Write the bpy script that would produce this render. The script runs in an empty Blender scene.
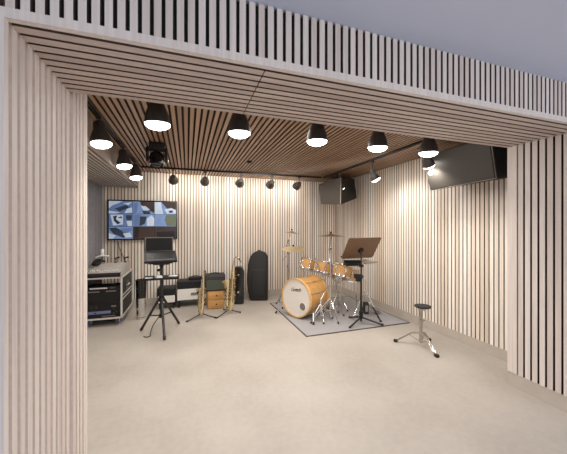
import bpy, bmesh, math, random
from mathutils import Vector, Matrix
random.seed(7)
sc = bpy.context.scene
COL = sc.collection
PI = math.pi
V = Vector

# ------------------------------------------------------------------ materials
def new_mat(name):
    m = bpy.data.materials.new(name); m.use_nodes = True
    nt = m.node_tree; b = nt.nodes['Principled BSDF']
    return m, nt, b

def lin(c):
    return tuple((v / 12.92 if v <= .04045 else ((v + .055) / 1.055) ** 2.4) for v in c)

def rgb(r, g, b):
    return lin((r / 255, g / 255, b / 255)) + (1,)

def plain(name, c, rough=.5, metal=0, noise=.06, nscale=30, emit=None, estr=0, spec=.5, bump=0):
    m, nt, b = new_mat(name)
    tc = nt.nodes.new('ShaderNodeTexCoord'); n = nt.nodes.new('ShaderNodeTexNoise')
    n.inputs['Scale'].default_value = nscale; n.inputs['Detail'].default_value = 3
    nt.links.new(tc.outputs['Object'], n.inputs['Vector'])
    r = nt.nodes.new('ShaderNodeValToRGB')
    r.color_ramp.elements[0].position = .3; r.color_ramp.elements[1].position = .7
    r.color_ramp.elements[0].color = tuple(x * (1 - noise) for x in c[:3]) + (1,)
    r.color_ramp.elements[1].color = tuple(min(1, x * (1 + noise)) for x in c[:3]) + (1,)
    nt.links.new(n.outputs['Fac'], r.inputs['Fac'])
    nt.links.new(r.outputs['Color'], b.inputs['Base Color'])
    b.inputs['Roughness'].default_value = rough; b.inputs['Metallic'].default_value = metal
    b.inputs['Specular IOR Level'].default_value = spec
    if emit:
        b.inputs['Emission Color'].default_value = emit; b.inputs['Emission Strength'].default_value = estr
    if bump:
        bp = nt.nodes.new('ShaderNodeBump'); bp.inputs['Strength'].default_value = bump
        nt.links.new(n.outputs['Fac'], bp.inputs['Height']); nt.links.new(bp.outputs['Normal'], b.inputs['Normal'])
    return m

def slat_wood(name, ca, cb, axis, rough=.5, grain=.12):
    """pale timber slats: colour per slat from the mesh's tint attribute, grain along the slat"""
    m, nt, b = new_mat(name)
    at = nt.nodes.new('ShaderNodeAttribute'); at.attribute_name = 'tint'
    mx = nt.nodes.new('ShaderNodeMix'); mx.data_type = 'RGBA'
    mx.inputs[6].default_value = ca; mx.inputs[7].default_value = cb
    nt.links.new(at.outputs['Fac'], mx.inputs[0])
    tc = nt.nodes.new('ShaderNodeTexCoord'); mp = nt.nodes.new('ShaderNodeMapping')
    s = [60, 60, 60]; s[axis] = 2.2
    mp.inputs['Scale'].default_value = s
    nt.links.new(tc.outputs['Object'], mp.inputs['Vector'])
    n = nt.nodes.new('ShaderNodeTexNoise'); n.inputs['Scale'].default_value = 1; n.inputs['Detail'].default_value = 4
    nt.links.new(mp.outputs['Vector'], n.inputs['Vector'])
    mr = nt.nodes.new('ShaderNodeMapRange')
    mr.inputs['From Min'].default_value = .3; mr.inputs['From Max'].default_value = .7
    mr.inputs['To Min'].default_value = 1 - grain; mr.inputs['To Max'].default_value = 1 + grain * .6
    nt.links.new(n.outputs['Fac'], mr.inputs['Value'])
    mul = nt.nodes.new('ShaderNodeVectorMath'); mul.operation = 'SCALE'
    nt.links.new(mx.outputs[2], mul.inputs[0]); nt.links.new(mr.outputs['Result'], mul.inputs['Scale'])
    nt.links.new(mul.outputs[0], b.inputs['Base Color'])
    b.inputs['Roughness'].default_value = rough
    return m

def floor_mat():
    m, nt, b = new_mat('screed_floor')
    tc = nt.nodes.new('ShaderNodeTexCoord')
    n1 = nt.nodes.new('ShaderNodeTexNoise'); n1.inputs['Scale'].default_value = 1.4; n1.inputs['Detail'].default_value = 5
    n2 = nt.nodes.new('ShaderNodeTexNoise'); n2.inputs['Scale'].default_value = 22; n2.inputs['Detail'].default_value = 4
    for n in (n1, n2): nt.links.new(tc.outputs['Object'], n.inputs['Vector'])
    ad = nt.nodes.new('ShaderNodeMath'); ad.operation = 'MULTIPLY_ADD'; ad.inputs[1].default_value = .35
    nt.links.new(n2.outputs['Fac'], ad.inputs[0]); nt.links.new(n1.outputs['Fac'], ad.inputs[2])
    r = nt.nodes.new('ShaderNodeValToRGB')
    r.color_ramp.elements[0].position = .45; r.color_ramp.elements[0].color = rgb(158, 149, 139)
    r.color_ramp.elements[1].position = .9; r.color_ramp.elements[1].color = rgb(178, 170, 160)
    nt.links.new(ad.outputs[0], r.inputs['Fac']); nt.links.new(r.outputs['Color'], b.inputs['Base Color'])
    b.inputs['Roughness'].default_value = .42; b.inputs['Specular IOR Level'].default_value = .35
    bp = nt.nodes.new('ShaderNodeBump'); bp.inputs['Strength'].default_value = .04
    nt.links.new(n2.outputs['Fac'], bp.inputs['Height']); nt.links.new(bp.outputs['Normal'], b.inputs['Normal'])
    return m

M = {}
M['floor'] = floor_mat()
M['slat_v'] = slat_wood('pale_slat_upright', rgb(226, 206, 185), rgb(252, 242, 230), 2)
M['slat_vp'] = slat_wood('portal_slat_upright', rgb(214, 197, 186), rgb(232, 220, 210), 2)
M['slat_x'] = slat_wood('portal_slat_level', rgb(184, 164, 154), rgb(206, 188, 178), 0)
M['slat_c'] = slat_wood('ceiling_slat', rgb(146, 112, 86), rgb(172, 138, 110), 1)
M['slat_b'] = slat_wood('bulkhead_slat', rgb(170, 160, 150), rgb(190, 180, 170), 1)
M['side_light'] = plain('slat_edge_pale', rgb(222, 208, 198), .7)  # left jamb edges kept pale: light in its gaps put into the colour
M['side_dark'] = plain('slat_edge_dark', rgb(44, 35, 30), .8)  # shade in the gaps between slats put into the edge colour
M['side_mid'] = plain('slat_edge_mid', rgb(78, 60, 52), .8)
M['side_brown'] = plain('slat_edge_brown', rgb(58, 42, 32), .8)
M['backing'] = plain('backing_black', rgb(20, 17, 15), .9)
M['backing_pale'] = plain('backing_pale', rgb(214, 200, 190), .9)  # pale backing carries the light in the left jamb's gaps
M['ceil_white'] = plain('painted_ceiling', rgb(204, 210, 230), .8, noise=.02, nscale=3)
M['base_grey'] = plain('skirting_grey', rgb(186, 175, 162), .6, nscale=8)
M['panel_grey'] = plain('bulkhead_panel', rgb(150, 134, 122), .7, noise=.03, nscale=4)
M['plaster'] = plain('plain_plaster', rgb(170, 165, 160), .8)
M['black'] = plain('black_plastic', rgb(17, 16, 17), .6, spec=.3)
M['black_gloss'] = plain('black_gloss', rgb(14, 14, 15), .15)
M['black_metal'] = plain('black_metal', rgb(16, 15, 15), .4, 0)
M['grille'] = plain('speaker_grille', rgb(66, 61, 56), .55, .2, noise=.25, nscale=400, bump=.2)
M['cab_black'] = plain('cabinet_black', rgb(17, 16, 15), .6, noise=.2, nscale=200, bump=.15)
M['chrome'] = plain('chrome', rgb(215, 213, 210), .16, 1)
M['steel'] = plain('brushed_steel', rgb(180, 172, 160), .28, 1)
M['alu'] = plain('aluminium_edge', rgb(214, 210, 204), .4, .35)
M['rubber'] = plain('rubber', rgb(22, 21, 20), .8)
M['amber'] = slat_wood('amber_maple_shell', rgb(190, 134, 68), rgb(208, 158, 94), 0, .22, .2)
M['hoop'] = plain('maple_hoop', rgb(214, 168, 104), .3, noise=.15)
M['head'] = plain('drum_head_white', rgb(220, 212, 202), .45, noise=.03)
M['head_dark'] = plain('port_dark', rgb(110, 98, 88), .8)
M['ink'] = plain('logo_ink', rgb(30, 27, 26), .6)
M['bronze'] = plain('cymbal_bronze', rgb(240, 220, 176), .36, 1, noise=.1, nscale=60)
M['bronze_dark'] = plain('cymbal_dark_bronze', rgb(150, 124, 88), .35, 1, noise=.1, nscale=60)
M['brass'] = plain('lacquered_brass', rgb(226, 208, 166), .17, 1, noise=.12, nscale=40)
M['brass_dark'] = plain('dark_brass', rgb(112, 92, 60), .3, 1, noise=.2, nscale=40)  # darker brass tone for some of the key rods
M['desk_brown'] = plain('music_desk_brown', rgb(104, 74, 50), .35, noise=.1, nscale=12)
M['rug'] = plain('grey_rug', rgb(150, 147, 148), .95, noise=.14, nscale=180, bump=.3)
M['rug_edge'] = plain('rug_binding', rgb(62, 58, 56), .9)
M['curtain'] = plain('grey_curtain', rgb(118, 116, 119), .9, noise=.1, nscale=14)
M['white_plastic'] = plain('white_plastic', rgb(226, 224, 220), .4)
M['paper'] = plain('paper', rgb(240, 238, 232), .8, noise=.02)
M['cream'] = plain('cream_vinyl', rgb(222, 218, 208), .6)
M['amp_green'] = plain('amp_grille_green', rgb(60, 66, 56), .8, noise=.3, nscale=300)
M['drawer_wood'] = slat_wood('drawer_oak', rgb(184, 130, 66), rgb(200, 146, 80), 0, .4, .15)
M['bag'] = plain('bag_nylon', rgb(20, 19, 19), .75, noise=.15, nscale=50)
M['bag_edge'] = plain('bag_piping', rgb(52, 48, 46), .6)
M['label_grey'] = plain('badge_grey', rgb(120, 116, 110), .4, .4)
M['lamp_glow'] = plain('lamp_glow', rgb(255, 250, 240), .3, emit=(1, .95, .88, 1), estr=14)
M['lamp_black'] = plain('lamp_housing', rgb(66, 60, 56), .4, .4)
M['lamp_face'] = plain('lamp_back_face', rgb(96, 84, 74), .3, .6)
M['blue_lcd'] = plain('blue_lcd', rgb(96, 104, 134), .2, emit=rgb(96, 106, 150), estr=.08)
M['caster_blue'] = plain('caster_blue', rgb(54, 70, 108), .4)
M['lens_glass'] = plain('dark_lens', rgb(36, 42, 46), .06)
M['screen_off'] = plain('laptop_screen_dark', rgb(12, 11, 10), .6, spec=.2)
M['lid_grey'] = plain('laptop_lid', rgb(84, 80, 72), .5)
M['knob_grey'] = plain('fader_grey', rgb(196, 190, 182), .5)
M['mixer_panel'] = plain('mixer_panel', rgb(160, 153, 146), .5, noise=.2, nscale=70)
M['red'] = plain('red_lamp', rgb(190, 60, 40), .4)
M['reed'] = plain('mouthpiece_ebonite', rgb(70, 36, 26), .35)
def emis(name, r, g, b, s=.30):
    return plain(name, rgb(r, g, b), .25, emit=rgb(r, g, b), estr=s, noise=.12, nscale=9)
M['tv_blue'] = emis('feed_blue', 88, 114, 162)
M['tv_pale'] = emis('feed_pale', 190, 205, 225)
M['tv_sky'] = emis('feed_sky', 112, 140, 188)
M['tv_slate'] = emis('feed_slate', 40, 48, 66)
M['tv_brown'] = emis('feed_brown', 52, 38, 34, .3)
M['tv_olive'] = emis('feed_olive', 96, 104, 84)
M['tv_dark'] = emis('feed_dark', 26, 22, 22, .2)

# ------------------------------------------------------------------ mesh builder
SPLIT = {'collar', 'knob', 'bracket', 'button', 'indicator', 'label_strip', 'side_rail', 'control_knob'}
class MB:
    def __init__(self):
        self.bm = bmesh.new(); self.tl = self.bm.loops.layers.float_color.new('tint'); self.mi = 0; self.t = .5
    def _f(self, vs, mi=None, smooth=False):
        try: f = self.bm.faces.new(vs)
        except ValueError: return None
        f.material_index = self.mi if mi is None else mi; f.smooth = smooth
        for l in f.loops: l[self.tl] = (self.t, self.t, self.t, 1)
        return f
    def box(self, x0, x1, y0, y1, z0, z1, mat=None, front=None, side=1):
        """front: (axis, sign) of the faces that keep index mi; other faces get `side`"""
        P = [(x0, y0, z0), (x1, y0, z0), (x1, y1, z0), (x0, y1, z0), (x0, y0, z1), (x1, y0, z1), (x1, y1, z1), (x0, y1, z1)]
        if mat is not None: P = [mat @ V(p) for p in P]
        v = [self.bm.verts.new(p) for p in P]
        for ids, ax, sg in (((0, 3, 2, 1), 2, -1), ((4, 5, 6, 7), 2, 1), ((0, 1, 5, 4), 1, -1), ((1, 2, 6, 5), 0, 1), ((2, 3, 7, 6), 1, 1), ((3, 0, 4, 7), 0, -1)):
            mi = self.mi
            if front and (ax, sg) not in front: mi = side
            self._f([v[i] for i in ids], mi)
        return self
    def bbox(self, x0, x1, y0, y1, z0, z1, bev=.005, mat=None, seg=2):
        b = bmesh.new(); bmesh.ops.create_cube(b, size=1)
        for w in b.verts: w.co = V(((x0 + x1) / 2 + w.co.x * (x1 - x0), (y0 + y1) / 2 + w.co.y * (y1 - y0), (z0 + z1) / 2 + w.co.z * (z1 - z0)))
        bmesh.ops.bevel(b, geom=b.edges[:], offset=bev, segments=seg, affect='EDGES', profile=.5)
        self.merge(b, mat); return self
    def merge(self, b, mat=None, smooth=False):
        mp = {}
        for w in b.verts: mp[w] = self.bm.verts.new(mat @ w.co if mat is not None else w.co)
        for f in b.faces: self._f([mp[w] for w in f.verts], smooth=smooth)
        b.free()
    def prism(self, poly, d0, d1, to3):
        """poly of 2-D points extruded from d0 to d1; to3(p, d) gives the 3-D point"""
        a = [self.bm.verts.new(to3(p, d0)) for p in poly]; b = [self.bm.verts.new(to3(p, d1)) for p in poly]
        n = len(poly)
        self._f(a); self._f(b[::-1])
        for i in range(n): self._f([a[i], b[i], b[(i + 1) % n], a[(i + 1) % n]])
        return self
    def quad(self, *p):
        self._f([self.bm.verts.new(q) for q in p]); return self
    def tube(self, pts, r, n=10, cap=True, closed=False):
        pts = [V(p) for p in pts]; rs = r if isinstance(r, (list, tuple)) else [r] * len(pts)
        rings = []; up = None
        for i, p in enumerate(pts):
            if closed: d = pts[(i + 1) % len(pts)] - pts[i - 1]
            else: d = pts[min(i + 1, len(pts) - 1)] - pts[max(i - 1, 0)]
            d.normalize()
            if up is None:
                up = V((0, 0, 1)) if abs(d.z) < .9 else V((1, 0, 0))
            s = d.cross(up); s.normalize(); up = s.cross(d); up.normalize()
            rings.append([self.bm.verts.new(p + (s * math.cos(2 * PI * k / n) + up * math.sin(2 * PI * k / n)) * rs[i]) for k in range(n)])
        m = len(rings)
        for i in range(m if closed else m - 1):
            A, B = rings[i], rings[(i + 1) % m]
            for k in range(n): self._f([A[k], A[(k + 1) % n], B[(k + 1) % n], B[k]], smooth=True)
        if cap and not closed:
            self._f(rings[0][::-1]); self._f(rings[-1])
        return self
    def lathe(self, prof, mat=None, n=24, mis=None):
        """profile of (r, z) about local z, from outer start to end"""
        mat = mat or Matrix(); rings = []
        for r, z in prof:
            if r < 1e-5: rings.append([self.bm.verts.new(mat @ V((0, 0, z)))])
            else: rings.append([self.bm.verts.new(mat @ V((r * math.cos(2 * PI * k / n), r * math.sin(2 * PI * k / n), z))) for k in range(n)])
        for i in range(len(rings) - 1):
            A, B = rings[i], rings[i + 1]; mi = mis[i] if mis else None
            for k in range(n):
                k2 = (k + 1) % n
                if len(A) == 1 and len(B) == 1: continue
                if len(A) == 1: self._f([A[0], B[k], B[k2]], mi, True)
                elif len(B) == 1: self._f([A[k], A[k2], B[0]], mi, True)
                else: self._f([A[k], A[k2], B[k2], B[k]], mi, True)
        return self
    def build(self, name, mats, parent=None, label=None):
        if name in SPLIT: return self.build_each(name, mats, parent, label)
        return self._build(name, mats, parent, label)
    def build_each(self, name, mats, parent, label):
        """one object per loose piece"""
        left = set(self.bm.verts); first = None; tl = self.tl
        while left:
            st = [left.pop()]; comp = []
            while st:
                v = st.pop(); comp.append(v)
                for e in v.link_edges:
                    w = e.other_vert(v)
                    if w in left: left.discard(w); st.append(w)
            k = MB(); mp = {v: k.bm.verts.new(v.co) for v in comp}; done = set()
            for v in comp:
                for f in v.link_faces:
                    if f in done: continue
                    done.add(f); k.t = f.loops[0][tl][0]
                    k._f([mp[q] for q in f.verts], f.material_index, f.smooth)
            o = k._build(name, mats, parent, label); first = first or o
        self.bm.free(); return first
    def _build(self, name, mats, parent=None, label=None):
        bmesh.ops.recalc_face_normals(self.bm, faces=self.bm.faces[:])
        me = bpy.data.meshes.new(name); self.bm.to_mesh(me); self.bm.free()
        for m in (mats if isinstance(mats, (list, tuple)) else [mats]): me.materials.append(m)
        try: me.set_sharp_from_angle(angle=math.radians(40))
        except Exception: pass
        o = bpy.data.objects.new(name, me); COL.objects.link(o)
        if parent is not None: o.parent = parent
        if label: o['label'] = label
        return o

def thing(name, label, cat, loc=(0, 0, 0), rz=0, group=None):
    o = bpy.data.objects.new(name, None); COL.objects.link(o)
    o.empty_display_size = .05
    o.location = loc; o.rotation_euler = (0, 0, rz)
    o['label'] = label; o['category'] = cat
    if group: o['group'] = group
    return o
def tag(o, label, cat, group=None, kind=None):
    o['label'] = label; o['category'] = cat
    if group: o['group'] = group
    if kind: o['kind'] = kind
    return o
def struct(o, label=None):
    o['kind'] = 'structure'
    if label: o['label'] = label
    return o
def dup(root, loc, rz=None, label=None):
    r = root.copy(); COL.objects.link(r); r.location = loc
    if rz is not None: r.rotation_euler = (0, 0, rz)
    if label: r['label'] = label
    for ch in list(root.children):
        c = ch.copy(); COL.objects.link(c); c.parent = r
        for g in list(ch.children):
            d = g.copy(); COL.objects.link(d); d.parent = c
    return r
def axis_mat(p, d):
    """local z along d, origin p"""
    d = V(d).normalized()
    return Matrix.Translation(V(p)) @ d.to_track_quat('Z', 'Y').to_matrix().to_4x4()
def bez(p0, p1, p2, n=10):
    p0, p1, p2 = V(p0), V(p1), V(p2)
    return [(1 - t) ** 2 * p0 + 2 * t * (1 - t) * p1 + t * t * p2 for t in [i / n for i in range(n + 1)]]

# ------------------------------------------------------------------ dimensions
H = 2.164; XL = -.599; XR = 2.776; YB = 1.813; YF = 1.237; YJ = 2.10
WR = 3.223; WB = 5.774; HC = 2.449; ZB = .122; XB = -.843; HB = 2.15; XC = -1.44
OUT = 2.437; PITCH = .0535

# ------------------------------------------------------------------ room shell
struct(MB().box(-4, 6.5, -3.5, 6.2, -.1, 0).build('floor', M['floor']))
struct(MB().box(-4, 6.5, -3.5, YF + .03, OUT, OUT + .05).build('ceiling', M['ceil_white']), 'white painted ceiling outside the stage')

# slatted room ceiling (one mesh: dark board + slats along the depth)
m = MB(); m.mi = 2
m.box(XC - .1, WR + .1, 1.85, WB + .1, HC + .022, HC + .07)
x = XB + .012; m.mi = 0
while x < WR - .01:
    m.t = random.random()
    m.box(x, min(x + .033, WR - .002), 1.85, WB - .004, HC, HC + .0225, front=[(2, -1)]); x += PITCH
struct(m.build('ceiling.001', [M['slat_c'], M['side_brown'], M['backing']]), 'brown slatted ceiling over the stage')

# back wall
m = MB(); m.mi = 2
m.box(XC - .1, WR + .1, WB + .02, WB + .1, 0, HC + .02); m.mi = 0
x = XC + .004
while x < WR - .04:
    m.t = random.random(); m.box(x, x + .0405, WB, WB + .0205, ZB, HC - .001, front=[(1, -1), (2, -1)]); x += PITCH
struct(m.build('wall_back', [M['slat_v'], M['side_dark'], M['backing']]))
# right wall
m = MB(); m.mi = 2
m.box(WR + .02, WR + .1, YB, WB + .02, 0, HC + .02); m.mi = 0
y = WB - .044
while y > YB:
    m.t = random.random(); m.box(WR, WR + .0205, y, y + .0405, ZB, HC - .001, front=[(0, -1), (2, -1)]); y -= PITCH
struct(m.build('wall_right', [M['slat_v'], M['side_dark'], M['backing']]))
struct(MB().box(XC - .1, XC, YJ, WB + .02, 0, HC + .02).build('wall_left', M['plaster']))
struct(MB().box(XC, WR - .002, WB + .004, WB + .0195, 0, ZB - .001).build('baseboard_back', M['base_grey']))
struct(MB().box(WR + .004, WR + .0195, YB + .001, WB, 0, ZB - .001).build('baseboard_right', M['base_grey']))

# bulkhead along the left wall
m = MB(); m.mi = 2
m.box(XC, XB, YJ, WB - .003, HB + .02, HC + .02)
m.mi = 0; x = XC + .006
while x < XB - .03:
    m.t = random.random(); m.box(x, x + .030, YJ, WB - .003, HB, HB + .0205, front=[(2, -1)]); x += .046
struct(m.build('trim_1', [M['slat_b'], M['side_mid'], M['panel_grey']]), 'boxed bulkhead with slatted underside at left')

# portal: left jamb block + slats
def jamb_slats(m, x0, x1, y0, y1, nrm, top):
    y = y1
    first = True
    while y > y0 + .04:
        w = .034 if m.narrow else .040
        m.t = random.random(); m.box(x0, x1, y - w, y, m.zlow, top, front=[(0, nrm), (2, -1)]); y -= .0546
m = MB(); m.mi = 2; m.zlow = 0.0; m.narrow = True
m.box(-4, XL - .016, YF + .018, YJ - .004, 0, HC)
m.mi = 0
jamb_slats(m, XL - .0165, XL, YB, YJ - .03, 1, HC)           # part deeper than the header
jamb_slats(m, XL - .0165, XL, YF, YB, 1, H + .016)
m.t = .9; m.box(XL - .03, XL + .001, YJ - .03, YJ, 0, HC)     # rear edge post
m.t = .8; m.box(XL - .045, XL + .001, YF, YF + .027, 0, H + .035)   # front corner post
x = XL - .045 - .012
while x > -3.9:
    m.t = random.random(); m.box(x - .029, x, YF, YF + .0185, ZB * 0, OUT - .002, front=[(1, -1)]); x -= .0427
struct(m.build('wall_left.001', [M['slat_vp'], M['side_light'], M['backing_pale']]), 'pale slatted jamb and wall left of the stage opening')

m = MB(); m.mi = 2; m.zlow = ZB + .006
m.box(XR + .02, 6.5, YF + .018, YB - .004, 0, HC)
m.mi = 0
y = YB - .078
m.t = .55; m.box(XR - .001, XR + .021, y, YB, m.zlow, H + .016)
y -= .0115
while y > YF + .045:
    m.t = random.random(); m.box(XR, XR + .0205, y - .0385, y, m.zlow, H + .016, front=[(0, -1), (2, -1)]); y -= PITCH
m.t = .6; m.box(XR - .001, XR + .045, YF, YF + .027, m.zlow, H + .035)
x = XR + .045 + .012
while x < 6.4:
    m.t = random.random(); m.box(x, x + .029, YF, YF + .0185, m.zlow, OUT - .002, front=[(1, -1)]); x += .0427
struct(m.build('wall_right.001', [M['slat_vp'], M['side_dark'], M['backing']]), 'pale slatted jamb and wall right of the stage opening')
struct(MB().box(XR + .006, XR + .0195, YF + .02, YB - .003, 0, ZB + .005).build('baseboard_right.001', M['base_grey']))

struct(MB().box(XR + .02, 6.5, YF + .006, YF + .0165, 0, ZB + .005).build('baseboard_front', M['base_grey']))

# header over the opening: soffit slats along x, front slats upright
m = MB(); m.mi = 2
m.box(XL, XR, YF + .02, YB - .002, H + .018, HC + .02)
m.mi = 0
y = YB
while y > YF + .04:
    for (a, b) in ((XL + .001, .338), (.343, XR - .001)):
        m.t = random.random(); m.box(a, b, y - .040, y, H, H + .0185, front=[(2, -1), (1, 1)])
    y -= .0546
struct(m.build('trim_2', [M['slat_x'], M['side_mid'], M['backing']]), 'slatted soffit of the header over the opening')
m = MB(); m.t = .8
m.box(XL + .001, XR - .001, YF, YF + .027, H, H + .035)
struct(m.build('trim_3', [M['slat_vp']]), 'plain lower edge board of the header')
m = MB(); x = XL - .0387
while x < XR + .03:
    m.t = random.random(); m.box(x, x + .0275, YF, YF + .0205, H + .035, OUT - .001, front=[(1, -1)]); x += .0427
struct(m.build('wall_front', [M['slat_vp'], M['side_mid']]), 'upright slats on the front of the header')

# curtain on the left wall
m = MB(); n = 60; y0, y1 = 4.80, 5.72
pts = []
for i in range(n + 1):
    t = i / n; pts.append((XC + .024 + .0195 * math.sin(t * 2 * PI * 6.5 + .6 * math.sin(t * 17)), y0 + (y1 - y0) * t))
for z0, z1 in ((.03, .8), (.8, 1.5), (1.5, HB - .003)):
    for i in range(n):
        (xa, ya), (xb, yb) = pts[i], pts[i + 1]
        f = m._f([m.bm.verts.new(q) for q in ((xa, ya, z0), (xb, yb, z0), (xb, yb, z1), (xa, ya, z1))], smooth=True)
bmesh.ops.remove_doubles(m.bm, verts=m.bm.verts[:], dist=1e-5)
o = m.build('curtain', M['curtain'])
tag(o, 'dark grey floor-length curtain hanging in the left rear corner', 'curtain')

# ------------------------------------------------------------------ track lighting
def rail(name_label, a, b, group='black ceiling lighting tracks'):
    m = MB(); a, b = V(a), V(b); L = (b - a).length; rz = math.atan2(b.y - a.y, b.x - a.x)
    mt = Matrix.Rotation(0, 4, 'Z')
    m.box(0, L, -.017, .017, -.028, 0); m.mi = 1; m.box(.005, L - .005, -.006, .006, -.0285, -.012)
    o = m.build('lighting_track', [M['black_metal'], M['backing']]); o.location = a; o.rotation_euler = (0, 0, rz)
    tag(o, name_label, 'track', group)
zt = HC - .001
rail('black lighting track on the ceiling along the left bulkhead', (-.74, 2.2, zt), (-.74, 5.18, zt))
rail('black lighting track on the ceiling parallel to the back wall', (-.72, 5.2, zt), (2.56, 5.2, zt))
rail('black lighting track on the ceiling along the right wall', (2.6, 5.18, zt), (2.6, 2.30, zt))
rail('black lighting track close behind the header', (-.70, 2.25, zt), (2.57, 2.25, zt))

LIGHT_E = 28
def track_lamp(label, x, y, aim, size=1.0, lit=True, group=None, drop=.10, energy=LIGHT_E, spot=110, cat='spotlight'):
    z0 = HC - .0295
    t = thing('track_spotlight', label, cat, (x, y, z0), 0, group)
    m = MB(); m.box(-.02, .02, -.035, .035, -.03, 0); m.build('track_adapter', M['lamp_black'], t)
    m = MB(); m.tube([(0, 0, -.028), (0, 0, -drop)], .009, 8); m.build('stem', M['lamp_black'], t)
    d = V(aim).normalized(); A = axis_mat((0, 0, -drop), d)
    s = size
    m = MB()
    m.lathe([(0, -.035 * s), (.034 * s, -.033 * s), (.042 * s, -.015 * s), (.045 * s, .03 * s), (.058 * s, .06 * s), (.070 * s, .095 * s), (.074 * s, .135 * s),
             (.066 * s, .135 * s), (.060 * s, .10 * s)], A, 24)
    m.build('lamp_housing', M['lamp_black'], t)
    m = MB(); m.lathe([(.0715 * s, .133 * s), (.069 * s, .146 * s), (.052 * s, .160 * s), (.028 * s, .168 * s), (0, .170 * s)], A, 24)
    m.build('lamp_lens', M['lamp_glow'], t, 'glowing round lens')
    if lit:
        ld = bpy.data.lights.new('lamp_light', 'SPOT'); ld.energy = energy; ld.spot_size = math.radians(spot); ld.spot_blend = .7
        ld.shadow_soft_size = .05; ld.color = (1, .93, .85)
        lo = bpy.data.objects.new('lamp_light', ld); COL.objects.link(lo); lo.parent = t
        lo.matrix_local = axis_mat(V((0, 0, -drop)) + d * .185 * s, d) @ Matrix.Rotation(PI, 4, 'X')
    return t
gF = 'large spotlights hanging behind the header'
for lab, x in (('leftmost large lit spotlight hanging behind the header', -.21), ('second large lit spotlight from the left behind the header', .39),
               ('middle large lit spotlight of the row behind the header', 1.07), ('large lit spotlight second from right behind the header', 1.70),
               ('large lit spotlight behind the header, right beside the big wall speaker', 2.31)):
    track_lamp(lab, x, 2.25, (.03, .10, -1), 1.22, group=gF, drop=.063, energy=LIGHT_E * 1.2, spot=130)
gL = 'lit spotlights on the left track'
for lab, y in (('lit spotlight nearest the camera on the left track', 2.92), ('middle lit spotlight of the left track', 3.9), ('rearmost lit spotlight of the left track near the corner', 4.74)):
    track_lamp(lab, -.74, y, (.12, -.06, -1), 1.15, group=gL, drop=.085, spot=130)
gB = 'round spotlights aimed at the back wall'
for lab, x in (('leftmost round spotlight aimed at the back wall, above the television', -.23), ('second round spotlight from the left facing the back wall', .30),
               ('middle round spotlight of the five facing the back wall', .935), ('fourth round spotlight from the left facing the back wall', 1.527),
               ('rightmost round spotlight facing the back wall, left of the corner speaker', 2.08)):
    track_lamp(lab, x, 5.2, (0, 1, -.2), 1.12, group=gB, drop=.135, energy=LIGHT_E * .18, spot=150)
gR = 'spotlights on the right track'
for lab, y, aim in (('small black spotlight in front of the corner speaker', 4.53, (.25, .2, -.8)), ('black spotlight with tilted head aimed at the right wall', 3.59, (.45, -.1, -.8)),
               ('small black spotlight just below the rightmost large lamp', 2.57, (.5, .25, -.7))):
    track_lamp(lab, 2.6, y, aim, .92, group=gR, drop=.165, energy=LIGHT_E * .7, spot=150)

# ceiling-hung moving light
t = thing('stage_light', 'chunky black stage light on a yoke hanging under the slatted ceiling', 'stage light', (-.345, 3.72, HC - .001))
m = MB(); m.bbox(-.085, .085, -.06, .06, -.085, 0, .012); m.build('mount_box', M['black'], t)
m = MB()
for s in (-1, 1): m.bbox(s * .105 - .014, s * .105 + .014, -.035, .035, -.23, -.06, .008)
m.bbox(-.118, .118, -.035, .035, -.105, -.084, .008); m.build('yoke', M['black'], t)
m = MB(); A = axis_mat((0, 0, -.20), (0, -.35, -1))
m.lathe([(0, -.09), (.05, -.088), (.078, -.06), (.086, 0), (.086, .06), (.075, .085), (.066, .085), (.062, .07)], A, 28)
m.build('lamp_head', M['black_gloss'], t)
m = MB(); m.lathe([(.064, .072), (.04, .085), (0, .09)], A, 24); m.build('lens', M['lens_glass'], t, 'dark glass lens')
m = MB()
for s in (-1, 1): m.lathe([(0, 0), (.02, 0), (.02, .012), (0, .012)], axis_mat((s * .119, 0, -.2), (s, 0, 0)), 14)
m.build('knob', M['chrome'], t)
o = MB().lathe([(0, 0), (.04, 0), (.042, -.015), (.03, -.028), (0, -.03)], None, 18).build('smoke_detector', M['black']); o.location = (.9, 4.3, HC)
tag(o, 'tiny round dark fitting in the middle of the slatted ceiling', 'ceiling fitting')

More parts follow.
